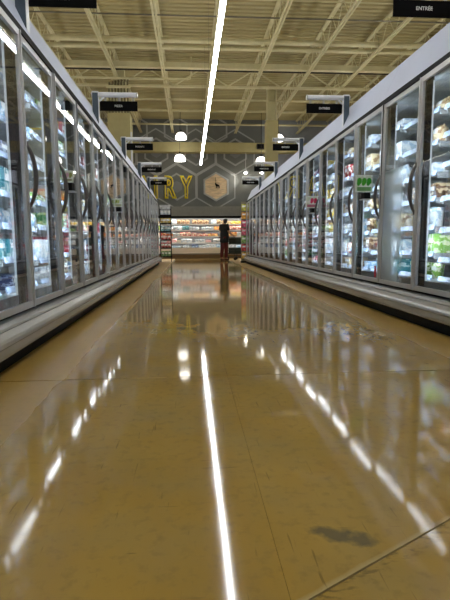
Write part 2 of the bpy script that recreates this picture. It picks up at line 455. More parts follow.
cross('roof_pipe', 14.78, 5.74, 0.022, M_DARKMET, 'dark pipe running beside the square tie beam', 'pipe')
cross('roof_pipe', 17.6, 5.72, 0.035, M_CREAM, 'slim cream pipe behind the truss girder', 'pipe')
cross('roof_pipe', 19.0, 5.72, 0.05, M_CREAM, 'cream pipe near the hexagon end wall', 'pipe')
cross('roof_pipe', 21.2, 5.74, 0.04, M_CREAM, 'cream pipe closest to the hexagon end wall', 'pipe')
# pipe with an upturned end
tag(add('sprinkler_pipe', MB().tube([(-4.6, 14.86, 5.52), (0.0, 14.86, 5.52), (0.08, 14.86, 5.55), (0.11, 14.86, 5.65), (0.11, 14.86, 6.15)], 0.035, 8), M_CREAM),
    'cream sprinkler pipe turning up to the deck by the strip light', 'pipe')
# columns
c = thing('building_column', 'wide cream column with refrigerant pipes above left freezers', 'column', (-2.05, 15.2, 0))
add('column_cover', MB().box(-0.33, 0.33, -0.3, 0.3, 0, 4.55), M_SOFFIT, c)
add('steel_shaft', MB().box(-0.16, 0.16, -0.02, 0.26, 4.55, 5.98), M_CREAM, c)
for k in range(7):
    x = -0.27+k*0.09
    add('refrigerant_pipe', MB().tube([(x, -0.16, 4.53), (x, -0.16, 5.35+0.02*k), (x, -0.10, 5.46+0.02*k), (x, 0.05+0.1, 5.5+0.02*k)], 0.030, 6), M_PIPE, c)
add('pipe_clamp', MB().box(-0.36, 0.36, -0.21, -0.185, 5.28, 5.36), M_CREAM, c)
add('corner_guard', MB().box(0.33, 0.375, -0.32, -0.27, 0, 4.0), M_WHITE, c)
c = thing('building_column', 'narrow cream column rising behind the right freezers', 'column', (2.98, 17.6, 0))
add('column_cover', MB().box(-0.21, 0.21, -0.21, 0.21, 0, 5.0), M_SOFFIT, c)
add('steel_shaft', MB().box(-0.17, -0.13, -0.15, 0.15, 5.0, 6.19).box(0.13, 0.17, -0.15, 0.15, 5.0, 6.19).box(-0.13, 0.13, -0.02, 0.02, 5.0, 6.19), M_CREAM, c)
# ------------------------------------------------------------------ strip lights
def strip(x, y0, y1, label):
    t = thing('strip_light', label, 'light', (x, (y0+y1)/2, 3.55), group='strip lights over the aisles')
    h = (y1-y0)/2
    add('lens', MB().box(-0.031, 0.031, -h, h, 0.0, 0.035), M_STRIP, t)
    add('housing', MB().box(-0.034, 0.034, -h, h, 0.035, 0.075), M_WHITE, t)
    add('upper_lens', MB().box(-0.03, 0.03, -h, h, 0.075, 0.082), M_STRIP_UPFILL, t)  # added glowing face on the housing, lights the ceiling from below
    k = -h+0.6
    while k < h:
        add('hanger_wire', MB().bar((0, k, 0.08), (0, k, 2.06), 0.003, 4), M_CONDUIT, t); k += 2.44
strip(0.44, -5.0, 18.0, 'long white LED strip light hanging over the middle of the aisle')
strip(-4.6, -5.0, 18.0, 'LED strip light over the neighbouring aisle on the left')  # this strip and the next are unseen, added to light the ceiling
strip(5.5, -5.0, 18.0, 'LED strip light over the neighbouring aisle on the right')

# ------------------------------------------------------------------ freezer cases
OFF = 0.036            # the door frames stand this far proud of the case front
XL, XR, P = 1.062+OFF, 1.938+OFF, 0.775
ZB, ZT = 0.287, 2.06
SHELF_Z = [0.40, 0.59, 0.84, 1.09, 1.34, 1.60, 1.84]
CACHE = {}
def cm(key, fn, m, smooth=False):
    if key not in CACHE:
        me = fn().mesh(key[0], smooth)
        if m: me.materials.append(m)
        CACHE[key] = me
    return CACHE[key]
DEPTH = 0.95
def freezer(s, y0, label, cid, fog=()):
    """five-door reach-in case; local x: 0 at the door plane, +s into the case"""
    Xf = XL if s < 0 else XR
    c = thing('freezer_case', label, 'freezer', (s*Xf, y0, 0), group='five-door freezer cases')
    W = 5*P
    B = lambda *a: MB().box(s*a[0], s*a[1], *a[2:])
    def pr(name, fn, m, par=c, loc=(0, 0, 0), rot=None, smooth=False): return add(name, cm((name, s), fn, m, smooth), None, par, loc, rot)
    pr('plinth', lambda: B(-0.040, DEPTH-0.03, 0.0, W, 0.0, 0.1), M_BLACK)
    pr('bumper', lambda: MB().prism_y([(s*d, z) for d, z in ((0.05, 0.268), (-0.045, 0.262), (-0.080, 0.250), (-0.088, 0.238), (-0.084, 0.232), (-0.120, 0.205), (-0.132, 0.190), (-0.135, 0.172), (-0.128, 0.162),
                                                           (-0.126, 0.125), (-0.118, 0.105), (-0.098, 0.094), (-0.05, 0.100), (0.05, 0.124))], 0.004, W-0.004), M_BUMPER)
    pr('lower_gasket', lambda: B(0.0, 0.06, 0.0, W, 0.262, 0.288), M_BLACK)
    pr('floor_pan', lambda: B(0.05, DEPTH-0.05, 0.03, W-0.03, 0.125, 0.37), M_LINER)
    pr('back_panel', lambda: B(DEPTH-0.08, DEPTH, 0.0, W, 0.125, 2.3), M_LINER)
    pr('top_panel', lambda: B(0.05, DEPTH-0.08, 0.0, W, 2.066, 2.096), M_LINER)
    for yy in ([0.0] if cid[1] == '0' else [])+([W-0.035] if cid[1] == '3' else []):      # cases stand open to each other inside
        pr('end_panel', lambda: B(0.02, DEPTH-0.08, 0.0, 0.035, 0.125, 2.08), M_LINER, loc=(0, yy, 0))
    pr('upper_gasket', lambda: B(-0.034, 0.05, 0.0, W, ZT+0.002, 2.104), M_BLACK)
    pr('canopy', lambda: MB().prism_y([(s*d, z) for d, z in ((-0.034, 2.104), (0.03, 2.104), (0.165, 2.435), (0.13, 2.452))], 0.002, W-0.002), M_CANOPY)
    pr('joint_seal', lambda: B(-0.037, -0.030, -0.011, 0.011, ZB, ZT), M_BLACK, loc=(0, W, 0))  # black strip put in as the dark gap between cases
    for k in range(6):       # mullions with a vertical lamp on each side
        yy = min(max(k*P, 0.055), W-0.055)
        mu = pr('mullion', lambda: B(0.004, 0.062, -0.046, 0.046, 0.29, 2.06), M_DARKMET, loc=(0, yy, 0))
        for e in (-1, 1):
            if (k == 0 and e < 0) or (k == 5 and e > 0): continue
            add('lamp_strip', cm(('lamp_strip', s), lambda: B(0.045, 0.0635, -0.016, 0.016, 0.33, 2.03), M_CASELED), None, mu, (0, e*0.028, 0))
            add('lamp_lens', cm(('lamp_lens', s), lambda: B(0.052, 0.065, -0.0025, 0.0025, 0.33, 2.03), M_LENS), None, mu, (0, e*0.0488, 0))
    for k in range(5):
        # door: frame, pane and bowed handle; each hangs a touch out of true
        rz = math.radians(random.uniform(-0.55, 0.55)); ry = math.radians(random.uniform(-0.35, 0.35))
        d = pr('door', lambda: door_frame(s), M_ALU, loc=(0, k*P+P/2, 0), rot=(0, ry, rz))
        if k in fog: d['label'] = 'glass door with a frosted, fogged pane'
        add('glass', cm(('glass', s, k in fog), lambda: B(-0.026, -0.021, -P/2+0.043, P/2-0.043, ZB+0.04, ZT-0.04), M_FOG if k in fog else M_GLASS), None, d)
        pr('handle', lambda: door_handle(s), M_HANDLE, par=d)
        for zi, z in enumerate(SHELF_Z):
            if zi == 0:
                pr('floor_rail', lambda: MB().prism_y([(s*a, b) for a, b in ((0.155, 0.37), (0.165, 0.37), (0.177, 0.41), (0.169, 0.41))], 0.06, P-0.06), M_RAIL, loc=(0, k*P, 0)); continue
            dz = SHELF_DZ(cid, k, zi)
            sh = pr('shelf', lambda: shelf_mesh(s), M_SHELF, loc=(0, k*P, z+dz))
            pr('price_rail', lambda: MB().prism_y([(s*a, b) for a, b in ((0.155, -0.028), (0.163, -0.030), (0.177, 0.014), (0.169, 0.016))], 0.05, P-0.05), M_RAIL, par=sh)
    return c
_dz = {}
def SHELF_DZ(cid, k, zi):
    key = (cid, k, zi)
    if key not in _dz: _dz[key] = random.choice((-0.03, -0.015, 0, 0, 0.015, 0.03))
    return _dz[key]
def shelf_mesh(s):
    mb = MB()
    mb.box(s*0.165, s*0.180, 0.05, P-0.05, -0.02, 0.0).box(s*0.70, s*0.72, 0.05, P-0.05, -0.02, 0.0)
    n = 14
    for i in range(n):
        y = 0.06+i*(P-0.12)/(n-1)
        mb.box(s*0.180, s*0.70, y-0.004, y+0.004, -0.012, 0.0)
    for y in (0.055, P-0.055): mb.box(s*0.180, s*0.86, y-0.006, y+0.006, -0.05, -0.012)
    return mb
def door_frame(s):
    h = P/2-0.005; z0, z1 = ZB, ZT; q = 0.040
    mb = MB()
    a, b = s*-0.034, s*-0.010
    mb.box(a, b, -h, -h+q, z0, z1).box(a, b, h-q, h, z0, z1)
    mb.box(a, b, -h+q, h-q, z0, z0+q).box(a, b, -h+q, h-q, z1-q, z1)
    # thin raised bead round the outside of the frame
    mb.box(s*-0.042, a, -h, -h+0.012, z0, z1).box(s*-0.042, a, h-0.012, h, z0, z1)
    return mb
def door_handle(s):
    """bowed pull on the near stile"""
    pts = []
    y = -P/2+0.026; zc = 1.16
    for i in range(13):
        t = -1+2*i/12
        pts.append((s*(-0.036-0.052*(1-t*t)**0.8), y+0.0*t, zc+0.205*t))
    mb = MB()
    mb.tube(pts, [0.009+0.007*(1-abs(-1+2*i/12)**3) for i in range(13)], 8)
    mb.box(s*-0.046, s*-0.034, y-0.012, y+0.012, zc-0.22, zc-0.18).box(s*-0.046, s*-0.034, y-0.012, y+0.012, zc+0.18, zc+0.22)
    return mb
NTH = ['nearest', 'second nearest', 'third', 'farthest']
L0 = 3.317-3*P; R0 = 4.822-5*P
for i in range(4):
    freezer(-1, L0+i*5*P, '%s five-door glass freezer case on the left side of the aisle' % NTH[i], 'L%d' % i)
for i in range(4):
    freezer(1, R0+i*5*P, '%s five-door glass freezer case on the right side of the aisle' % NTH[i], 'R%d' % i, fog=(4,) if i == 0 else ())
# end walls closing the rows
for s, y, side in ((-1, L0+20*P, 'left'), (1, R0+20*P, 'right')):
    X = XL if s < 0 else XR
    tag(add('case_end_cap', MB().prism_z([(s*(X-0.02), y+0.005), (s*(X+DEPTH), y+0.005), (s*(X+DEPTH), y+0.05), (s*(X-0.02), y+0.05)], 0, 2.09), M_CANOPY), 'grey end cap closing the far end of the %s freezer row' % side, 'end panel')

# ------------------------------------------------------------------ frozen food
PALETTE = {
    'pale blue': ((150, 186, 214), (226, 234, 240)), 'white': ((222, 224, 224), (170, 190, 205)), 'navy': ((38, 58, 102), (150, 170, 200)),
    'teal': ((60, 140, 150), (200, 220, 220)), 'red': ((190, 40, 44), (240, 220, 200)), 'orange': ((224, 130, 44), (240, 200, 130)),
    'green': ((70, 140, 76), (200, 220, 150)), 'yellow': ((222, 188, 60), (240, 226, 170)), 'beige': ((206, 186, 148), (150, 116, 80)),
    'crimson': ((170, 34, 66), (220, 130, 140)), 'purple': ((110, 70, 130), (200, 180, 210)), 'grey': ((150, 154, 158), (205, 208, 210)), 'lime green': ((140, 190, 80), (230, 236, 200)),
    'brown': ((112, 78, 52), (206, 180, 140)),
}
PM = {k: print_mat('print_'+k.replace(' ', '_'), a, b, seed=i*3.1) for i, (k, (a, b)) in enumerate(PALETTE.items())}
def carton_mesh(w_, h, d):
    mb = MB().box(0, d, -w_/2, w_/2, 0, h)
    mb.box(0.01, d-0.01, -w_/2+0.004, w_/2-0.004, h, h+0.002)
    return mb
def bag_mesh(w_, h, d):
    mb = MB(); rows = [(0, 0.75, 0.95), (0.12, 1.0, 1.0), (0.5, 1.0, 0.98), (0.8, 0.75, 0.97), (0.93, 0.12, 0.98), (1.0, 0.06, 1.0)]
    n = 10
    for z, td, tw in rows:
        for k in range(n):
            t = 2*math.pi*k/n; cs, sn = math.cos(t), math.sin(t)
            px = math.copysign(abs(cs)**0.7, cs)*d/2*td; py = math.copysign(abs(sn)**0.5, sn)*w_/2*tw
            mb.v.append((d/2+px, py, z*h))
    for i in range(len(rows)-1):
        for k in range(n): mb.f.append((i*n+k, i*n+(k+1) % n, (i+1)*n+(k+1) % n, (i+1)*n+k))
    mb.f.append(tuple(range(n))[::-1]); mb.f.append(tuple((len(rows)-1)*n+k for k in range(n)))
    return mb
def tub_mesh(w_, h, d):
    r = w_/2
    return MB().lathe([(0, 0), (r*0.84, 0), (r*0.93, h*0.80), (r, h*0.80), (r, h), (0, h)], d/2, 0, 14)
KIND = {'carton': ('frozen_food_carton', carton_mesh, 'carton'), 'bag': ('frozen_food_bag', bag_mesh, 'bag'), 'tub': ('ice_cream_tub', tub_mesh, 'tub')}
PMESH = {}
def product_mesh(kind, w_, h, col):
    key = (kind, w_, h, col)
    if key not in PMESH:
        d = 0.26 if kind == 'carton' else (0.14 if kind == 'bag' else w_)
        m = KIND[kind][1](w_, h, d).mesh(KIND[kind][0], kind != 'carton'); m.materials.append(PM[col]); PMESH[key] = m
    return PMESH[key]
ORD = ['first', 'second', 'third', 'fourth', 'fifth', 'sixth', 'seventh', 'eighth', 'ninth', 'tenth', 'eleventh', 'twelfth']
STUFF = MB(); STUFF_M = []; STUFF_MATS = list(PALETTE)
# what each bay mostly holds; index counts bays of the row from its near end
THEME = {('L', 3): ['pale blue', 'white', 'pale blue', 'navy', 'teal'], ('L', 4): ['grey', 'white', 'pale blue', 'lime green'], ('L', 5): ['orange', 'crimson', 'crimson', 'green'],
         ('R', 4): ['white', 'beige', 'brown', 'orange', 'lime green', 'white'], ('R', 5): ['teal', 'beige', 'white', 'grey'], ('R', 6): ['white', 'beige', 'pale blue', 'brown'],
         ('R', 7): ['white', 'red', 'grey', 'beige'], ('R', 8): ['pale blue', 'white', 'white', 'yellow'], ('R', 9): ['crimson', 'crimson', 'purple', 'white', 'teal'], ('R', 10): ['white', 'pale blue', 'grey']}
ALLC = ['white', 'pale blue', 'grey', 'beige', 'red', 'orange', 'green', 'teal', 'white', 'yellow', 'crimson', 'navy', 'white']
FIRST_IN_VIEW = {'L': 3, 'R': 4}
n_single = {'L': 0, 'R': 0}
for S, s, y0 in (('L', -1, L0), ('R', 1, R0)):
    Xf = XL if s < 0 else XR
    for bay in range(20):
        theme = THEME.get((S, bay), random.sample(ALLC, 5))
        for zi, z in enumerate(SHELF_Z):
            if zi == 6 and random.random() < 0.35 and (S, bay) not in THEME: continue
            dz = SHELF_DZ('%s%d' % (S, bay//5), bay % 5, zi) if zi else -0.028
            nz = (SHELF_Z[zi+1]+SHELF_DZ('%s%d' % (S, bay//5), bay % 5, zi+1)) if zi < 6 else 2.04
            room = nz-(z+dz)-0.065
            kind = random.choice(('carton', 'carton', 'carton', 'bag', 'tub'))
            if S == 'L' and bay == 5: kind = 'carton'
            wd = {'carton': random.choice((0.13, 0.16, 0.20, 0.24)), 'bag': random.choice((0.15, 0.18)), 'tub': 0.12}[kind]
            hh = round(min(room, random.choice((0.10, 0.14, 0.17, 0.19))), 2)
            if hh < 0.06: continue
            n = int((P-0.17)/(wd+0.008))
            start = (P-n*(wd+0.008))/2
            col = random.choice(theme)
            if S == 'L' and bay == 5: col = ['brown', 'crimson', 'green', 'crimson', 'orange', 'green', 'yellow'][zi]; hh = round(min(room, 0.17), 2)
            order = []
            for i in range(n):
                if random.random() < 0.10: continue
                if random.random() < 0.3: col = random.choice(theme)
                order.append((i, col))
            single = bay >= FIRST_IN_VIEW[S] and n_single[S] < 148
            for rank, (i, col) in enumerate(order):
                m = product_mesh(kind, wd, hh, col)
                yy = y0+bay*P+start+(i+0.5)*(wd+0.008)
                dd = 0.195+random.uniform(0, 0.05)
                zz = z+dz
                if s > 0: loc = (Xf+dd, yy, zz); rot = 0.0
                else: loc = (-(Xf+dd), yy, zz); rot = math.pi
                if single and n_single[S] < 148:
                    pos = (len(order)-1-rank) if s > 0 else rank      # counted from the viewer's left
                    nm, _, cat = KIND[kind]
                    o = add(nm, m, None, None, loc, (0, 0, rot))
                    tag(o, '%s %s, %s from left, %s shelf up, %s %s freezer door' % (col, cat, ORD[pos], ORD[zi], ORD[bay-FIRST_IN_VIEW[S]], 'left' if s < 0 else 'right'), cat, 'frozen food on the freezer shelves')
                    n_single[S] += 1
                else:
                    mt = Matrix.Translation(loc) @ Matrix.Rotation(rot, 4, 'Z')
                    k = len(STUFF.v)
                    STUFF.v += [tuple(mt @ v.co) for v in m.vertices]
                    for p in m.polygons: STUFF.f.append(tuple(k+v for v in p.vertices)); STUFF_M.append(STUFF_MATS.index(col))
mesh = bpy.data.meshes.new('frozen_food_rows'); mesh.from_pydata(STUFF.v, [], STUFF.f)
def flat_pack_mat(k):
    a, b = PALETTE[k]
    m, nt, bs = new_mat('far_pack_'+k.replace(' ', '_'))
    tc = nt.nodes.new('ShaderNodeTexCoord'); nz = nt.nodes.new('ShaderNodeTexNoise'); nz.inputs['Scale'].default_value = 14; nz.inputs['Detail'].default_value = 2
    nt.links.new(tc.outputs['Object'], nz.inputs['Vector'])
    r = nt.nodes.new('ShaderNodeValToRGB'); r.color_ramp.interpolation = 'CONSTANT'
    r.color_ramp.elements[0].color = lin(a)+(1,); r.color_ramp.elements[1].color = lin(b)+(1,); r.color_ramp.elements[1].position = 0.52
    e = r.color_ramp.elements.new(0.6); e.color = (0.8, 0.8, 0.78, 1)
    nt.links.new(nz.outputs['Fac'], r.inputs['Fac']); nt.links.new(r.outputs['Color'], bs.inputs['Base Color']); bs.inputs['Roughness'].default_value = 0.4
    return m
for k in STUFF_MATS: mesh.materials.append(flat_pack_mat(k))
mesh.polygons.foreach_set('material_index', STUFF_M)
mesh.update()
o = add('frozen_food_rows', mesh); o['kind'] = 'stuff'
tag(o, 'rows of small frozen food packs behind the far freezer doors', 'frozen food')

# ------------------------------------------------------------------ blade signs on the canopies
def blade_sign(s, y, words, label):
    Xf = XL if s < 0 else XR
    t = thing('aisle_sign', label, 'sign', (s*Xf, y, 2.1), group='black blade signs above the freezers')
    a = lambda v: -s*(v+OFF)      # towards the aisle
    add('post', MB().box(a(-0.105), a(-0.03), 0.0, 0.06, 0.06, 0.46), M_WHITE, t)
    add('post_plate', MB().box(a(-0.102), a(-0.034), -0.004, 0.0, 0.08, 0.44), M_SLATE, t)  # slate-coloured sheet makes the camera side of the post dark
    add('arm', MB().bar((a(-0.115), 0.03, 0.425), (a(0.43), 0.03, 0.425), 0.032, 10), M_WHITE, t)
    add('arm_cap', MB().bar((a(0.43), 0.03, 0.425), (a(0.442), 0.03, 0.425), 0.036, 10), M_ALU, t)
    add('brace', MB().bar((a(-0.04), 0.03, 0.33), (a(0.05), 0.03, 0.415), 0.012, 6), M_WHITE, t)
    pn = add('sign_panel', MB().box(a(-0.02), a(0.44), 0.024, 0.036, 0.235, 0.350), M_SIGN, t)
    for k in range(3):
        add('hanging_clip', MB().box(a(0.05+k*0.17)-0.012, a(0.05+k*0.17)+0.012, 0.025, 0.035, 0.345, 0.40), M_ALU, t)
    tm = text_mesh(words, 0.036, 0.001, offset=0.0004)
    add('lettering', tm, M_SIGNTXT, pn, (a(0.21), 0.0225, 0.292), (math.pi/2, 0, 0))
ls = [('PIZZA', 3.57, 'black PIZZA sign cut by the top edge, above the left freezers'), ('PIZZA', 6.2, 'second PIZZA sign from the camera, in front of the wide column'),
      ('POCKETS', 8.72, 'third sign from the camera above the left freezers'), ('BREAKFAST', 11.36, 'fourth sign from the camera above the left freezers'), ('BREAKFAST', 13.82, 'farthest sign above the left freezers, before yellow letters')]
rs = [('ENTRÉE', 3.57, 'black ENTRÉE sign in the top right corner, above the right freezers'), ('ENTRÉES', 6.18, 'ENTRÉES sign, second from the camera above the right freezers'),
      ('ENTRÉES', 8.66, 'third sign from the camera above the right freezers'), ('VEGETABLES', 11.16, 'fourth sign from the camera above the right freezers'), ('VEGETABLES', 13.66, 'farthest sign above the right freezers')]
for wd, y, lb in ls: blade_sign(-1, y, wd, lb)
for wd, y, lb in rs: blade_sign(1, y, wd, lb)

# ------------------------------------------------------------------ coupon dispensers stuck to the doors
def ellipse_plate(rx, rz):
    mb = MB(); k = 12
    for yy in (0, -0.002):
        mb.v += [(rx*math.cos(2*math.pi*i/k)*(1.1 if i < 6 else 0.8), yy, rz*math.sin(2*math.pi*i/k)) for i in range(k)]
    mb.f = [tuple(range(k)), tuple(range(k, 2*k))]+[(i, (i+1) % k, k+(i+1) % k, k+i) for i in range(k)]
    return mb
def dispenser(s, y, z, cols, label, card_w=0.19, card_h=0.18):
    Xf = XL if s < 0 else XR
    t = thing('coupon_dispenser', label, 'dispenser', (s*(Xf-0.016), y, z), group='coupon dispensers on freezer doors')
    a = lambda v: -s*v
    add('suction_mount', MB().bar((a(0.0), 0, 0.01), (a(0.02), 0, 0.01), 0.022, 10), M_WHITE, t)
    add('box', MB().box(a(0.018), a(0.085), -0.05, 0.05, -0.03, 0.035), M_BLACK, t)
    add('tray', MB().box(a(0.018), a(0.10), -0.055, 0.055, -0.04, -0.031), M_ALU, t)
    cd = add('card', MB().box(a(0.0), a(card_w), -0.054, -0.051, 0.036, 0.036+card_h), print_mat('coupon_card', (226, 232, 222), (206, 216, 190)), t)
    for i, c_ in enumerate(cols):
        add('printed_figure', ellipse_plate(card_w*0.14, card_h*0.24), mat('figure_%d_%d_%d' % c_, c_, 0.5), cd, (a(card_w*(0.22+i*0.28)), -0.0545, 0.036+card_h*0.6), (0, 0.25, 0))
    add('printed_band', MB().box(a(card_w*0.1), a(card_w*0.88), -0.057, -0.0545, 0.05, 0.036+card_h*0.3), mat('band_%d_%d_%d' % cols[-1], tuple((v+150)//2 for v in cols[-1]), 0.5), cd)
dispenser(-1, 4.3, 1.19, [(206, 150, 170), (214, 180, 190), (150, 160, 90)], 'coupon dispenser with pale card on a left freezer door near the camera', 0.10, 0.10)
dispenser(-1, 7.2, 1.20, [(150, 170, 70), (190, 200, 120)], 'coupon dispenser with yellow-green card on a left freezer door farther off', 0.11, 0.12)
dispenser(1, 5.15, 1.20, [(40, 150, 20), (70, 170, 30), (60, 165, 30)], 'coupon dispenser with bright green card on a right freezer door')
dispenser(1, 7.35, 1.19, [(190, 40, 80), (206, 60, 100)], 'coupon dispenser with crimson card on a right freezer door')
tg = tag(add('door_tag', MB().box(XR-0.047, XR-0.0425, 4.86, 4.90, 0.34, 0.46), mat('tag_red', (170, 24, 48), 0.5)), 'small red tag at the foot of a right freezer door', 'tag')

# ------------------------------------------------------------------ yellow DAIRY letters and the wooden hexagon
for ch, xc, wd in (('D', -2.68, 0.56), ('A', -2.03, 0.60), ('I', -1.50, 0.16), ('R', -0.83, 0.56), ('Y', -0.13, 0.60)):
    m = text_mesh(ch, 1.38, outline=0.05, offset=0.035)
    xs_ = [v.co.x for v in m.vertices]; ys_ = [v.co.y for v in m.vertices]
    sx = wd/(max(xs_)-min(xs_)); sy = 1.03/(max(ys_)-min(ys_)); mx, my = (max(xs_)+min(xs_))/2, (max(ys_)+min(ys_))/2
    for v in m.vertices: v.co.x = (v.co.x-mx)*sx; v.co.y = (v.co.y-my)*sy
    tag(add('wall_letter', m, M_YELLOW, None, (xc, YMAX-0.05, 3.23), (math.pi/2, 0, 0)), 'yellow outlined letter %s of the word DAIRY on hexagon wall' % ch, 'letter', 'yellow letters of the word DAIRY')
em = thing('wall_emblem', 'wooden hexagon emblem with small dark cow figure on end wall', 'emblem', (HX, YMAX-0.02, HZ))
add('frame', hexring(0.66, 0.075, 0.05), M_WALLLINE, em)
wood = mat('emblem_wood', (236, 206, 166), 0.5, 0, 0.25, 7, stretch=(0.6, 1, 5))
def hex_plank(z0, z1, R=0.575):
    hw = lambda z: min(R*math.cos(math.pi/6), (R-abs(z))*math.sqrt(3))
    zs = sorted({z0, z1} | {z for z in (-R/2, R/2) if z0 < z < z1})
    poly = [(hw(z), z) for z in zs]+[(-hw(z), z) for z in reversed(zs)]
    mb = MB(); k = len(poly); mb.v = [(x, 0, z) for x, z in poly]+[(x, -0.03, z) for x, z in poly]
    mb.f = [(i, (i+1) % k, k+(i+1) % k, k+i) for i in range(k)]+[tuple(range(k)), tuple(range(k, 2*k))]
    return mb
nb = 8
for i in range(nb):
    z0 = -0.572+i*1.144/nb
    add('plank', hex_plank(z0+0.004, z0+1.144/nb-0.004), wood, em)
cow = MB()
def plate(mb, pts):
    n = len(mb.v); k = len(pts)
    mb.v += [(x, 0, z) for x, z in pts]+[(x, -0.015, z) for x, z in pts]
    mb.f += [tuple(n+i for i in range(k)), tuple(n+k+i for i in range(k))]+[(n+i, n+(i+1) % k, n+k+(i+1) % k, n+k+i) for i in range(k)]
plate(cow, [(-0.08, 0.10), (-0.07, 0.03), (-0.03, -0.03), (0.09, -0.05), (0.10, -0.12), (0.13, -0.12), (0.13, 0.0), (0.06, 0.04), (0.0, 0.06), (-0.04, 0.12)])
plate(cow, [(-0.03, -0.03), (-0.035, -0.12), (-0.005, -0.12), (0.01, -0.04)])
plate(cow, [(-0.045, 0.12), (-0.065, 0.36), (-0.05, 0.36), (-0.03, 0.12)])
add('animal_figure', cow, M_BLACK, em, (0.03, -0.031, 0.06))

# ------------------------------------------------------------------ dairy case across the end
DX0, DX1, DY = -6.5, 7.0, 21.55
d = thing('dairy_case', 'long open multideck dairy case below the hexagon wall', 'dairy case', (0, DY, 0))
M_DGREY = mat('dairy_fascia', (150, 152, 148), 0.5, 0, 0.06)
M_DWHITE = mat('dairy_white', (216, 214, 210), 0.45, 0, 0.04)
M_KICK = mat('dairy_kick', (110, 88, 58), 0.45)  # brown of the reflected floor put into the kick plate's colour
add('kick_plate', MB().box(DX0, DX1, 0.08, 0.7, 0, 0.19), M_KICK, d)
add('front_panel', MB().box(DX0, DX1, 0.0, 0.06, 0.19, 0.50), M_DWHITE, d)
add('well', MB().box(DX0, DX1, 0.06, 0.7, 0.19, 0.46), M_DWHITE, d)
add('back_panel', MB().box(DX0, DX1, 0.66, 0.72, 0.46, 2.30), M_LINER, d)
add('bumper_rail', MB().box(DX0, DX1, -0.02, 0.0, 0.20, 0.235), M_BLACK, d)
add('hood', MB().box(DX0, DX1, 0.06, 0.70, 1.90, 2.32), M_DGREY, d)
add('hood_lip', MB().box(DX0, DX1, 0.03, 0.06, 1.80, 1.90), M_BLACK, d)
rib = MB().box(-0.018, 0.018, 0.035, 0.06, 1.91, 2.32).mesh('rib'); rib.materials.append(M_DGREY)
x = DX0+0.06
ribs = MB()
while x < DX1: ribs.box(x-0.02, x+0.02, 0.035, 0.06, 1.91, 2.32); x += 0.09
o = add('ribbed_fascia', ribs, M_DGREY, d); o['kind'] = 'stuff'
add('lamp', MB().box(DX0+0.1, DX1-0.1, 0.09, 0.14, 1.86, 1.895), M_DAIRYLED, d)
DSH = [0.46, 0.72, 1.00, 1.28, 1.54]
for i, z in enumerate(DSH):
    if i == 0: continue
    sh = add('shelf', MB().box(DX0, DX1, 0.16, 0.66, z-0.025, z), M_DWHITE, d)
    add('price_rail', MB().box(DX0, DX1, 0.145, 0.16, z-0.04, z+0.015), M_DWHITE, sh)
    add('shelf_lamp', MB().box(DX0+0.1, DX1-0.1, 0.17, 0.19, z-0.035, z-0.026), M_DAIRYLED, sh)
DROW = [['white', 'white', 'pale blue', 'navy', 'crimson'], ['white', 'pale', 'white', 'pink', 'grey'], ['white', 'orange', 'white', 'red', 'red', 'white', 'beige'],
        ['white', 'white', 'teal', 'orange', 'white', 'lime green'], ['brown', 'yellow', 'navy', 'beige', 'yellow', 'brown', 'white']]
EXTRA = {'pale': ((226, 220, 206), (240, 236, 226)), 'pink': ((222, 160, 160), (240, 220, 220))}
for k, v in EXTRA.items(): PALETTE[k] = v; PM[k] = print_mat('print_'+k, *v)
WHERE = ['in the bottom well', 'on the lowest shelf', 'on the second shelf', 'on the third shelf', 'on the top shelf']
ONES = ['', 'first', 'second', 'third', 'fourth', 'fifth', 'sixth', 'seventh', 'eighth', 'ninth', 'tenth', 'eleventh', 'twelfth', 'thirteenth', 'fourteenth', 'fifteenth', 'sixteenth', 'seventeenth', 'eighteenth', 'nineteenth', 'twentieth']
def ordinal(n): return ONES[n] if n <= 20 else ('twenty-' if n < 30 else 'thirty-')+ONES[n % 10] if n % 10 else 'thirtieth'
dm = {}
DST = MB(); DSM = []; DNAMES = list(PALETTE)
for i, z in enumerate(DSH):
    x = -5.6; k = 0
    while x < 6.6:
        wd = random.choice((0.14, 0.18, 0.24)); hh = random.choice((0.12, 0.15, 0.18)) if i < 4 else random.choice((0.14, 0.2))
        run = random.choice(DROW[i])
        if i in (2, 3) and 0.7 < x < 2.0: run = random.choice(('orange', 'red', 'orange', 'white'))
        for r in range(random.choice((1, 2, 3))):
            key = (wd, hh, run)
            if key not in dm:
                m = MB().box(-wd/2, wd/2, 0, 0.2, 0, hh*0.86).box(-wd/2+0.01, wd/2-0.01, 0.01, 0.19, hh*0.86, hh).mesh('dairy_package'); m.materials.append(PM[run]); dm[key] = m
            m = dm[key]
            y = DY+(0.17 if i else 0.08)+random.uniform(0, 0.04)
            if x > -0.86 and x+wd < 2.45:
                k += 1
                tag(add('dairy_package', m, None, None, (x+wd/2, y, z)), '%s dairy package, %s from the rack %s of the dairy case' % (run, ordinal(k), WHERE[i]), 'package', 'dairy packages in the dairy case')
            else:
                n0 = len(DST.v)
                DST.v += [(v.co.x+x+wd/2, v.co.y+y, v.co.z+z) for v in m.vertices]
                for p in m.polygons: DST.f.append(tuple(n0+v for v in p.vertices)); DSM.append(DNAMES.index(run))
            x += wd+0.012
        if random.random() < 0.15: x += 0.1
mesh = bpy.data.meshes.new('dairy_package_rows'); mesh.from_pydata(DST.v, [], DST.f)
for k in DNAMES: mesh.materials.append(flat_pack_mat(k))
mesh.polygons.foreach_set('material_index', DSM); mesh.update()
o = add('dairy_package_rows', mesh); o['kind'] = 'stuff'
tag(o, 'rows of dairy packages mirrored in the freezer doors', 'dairy packages')

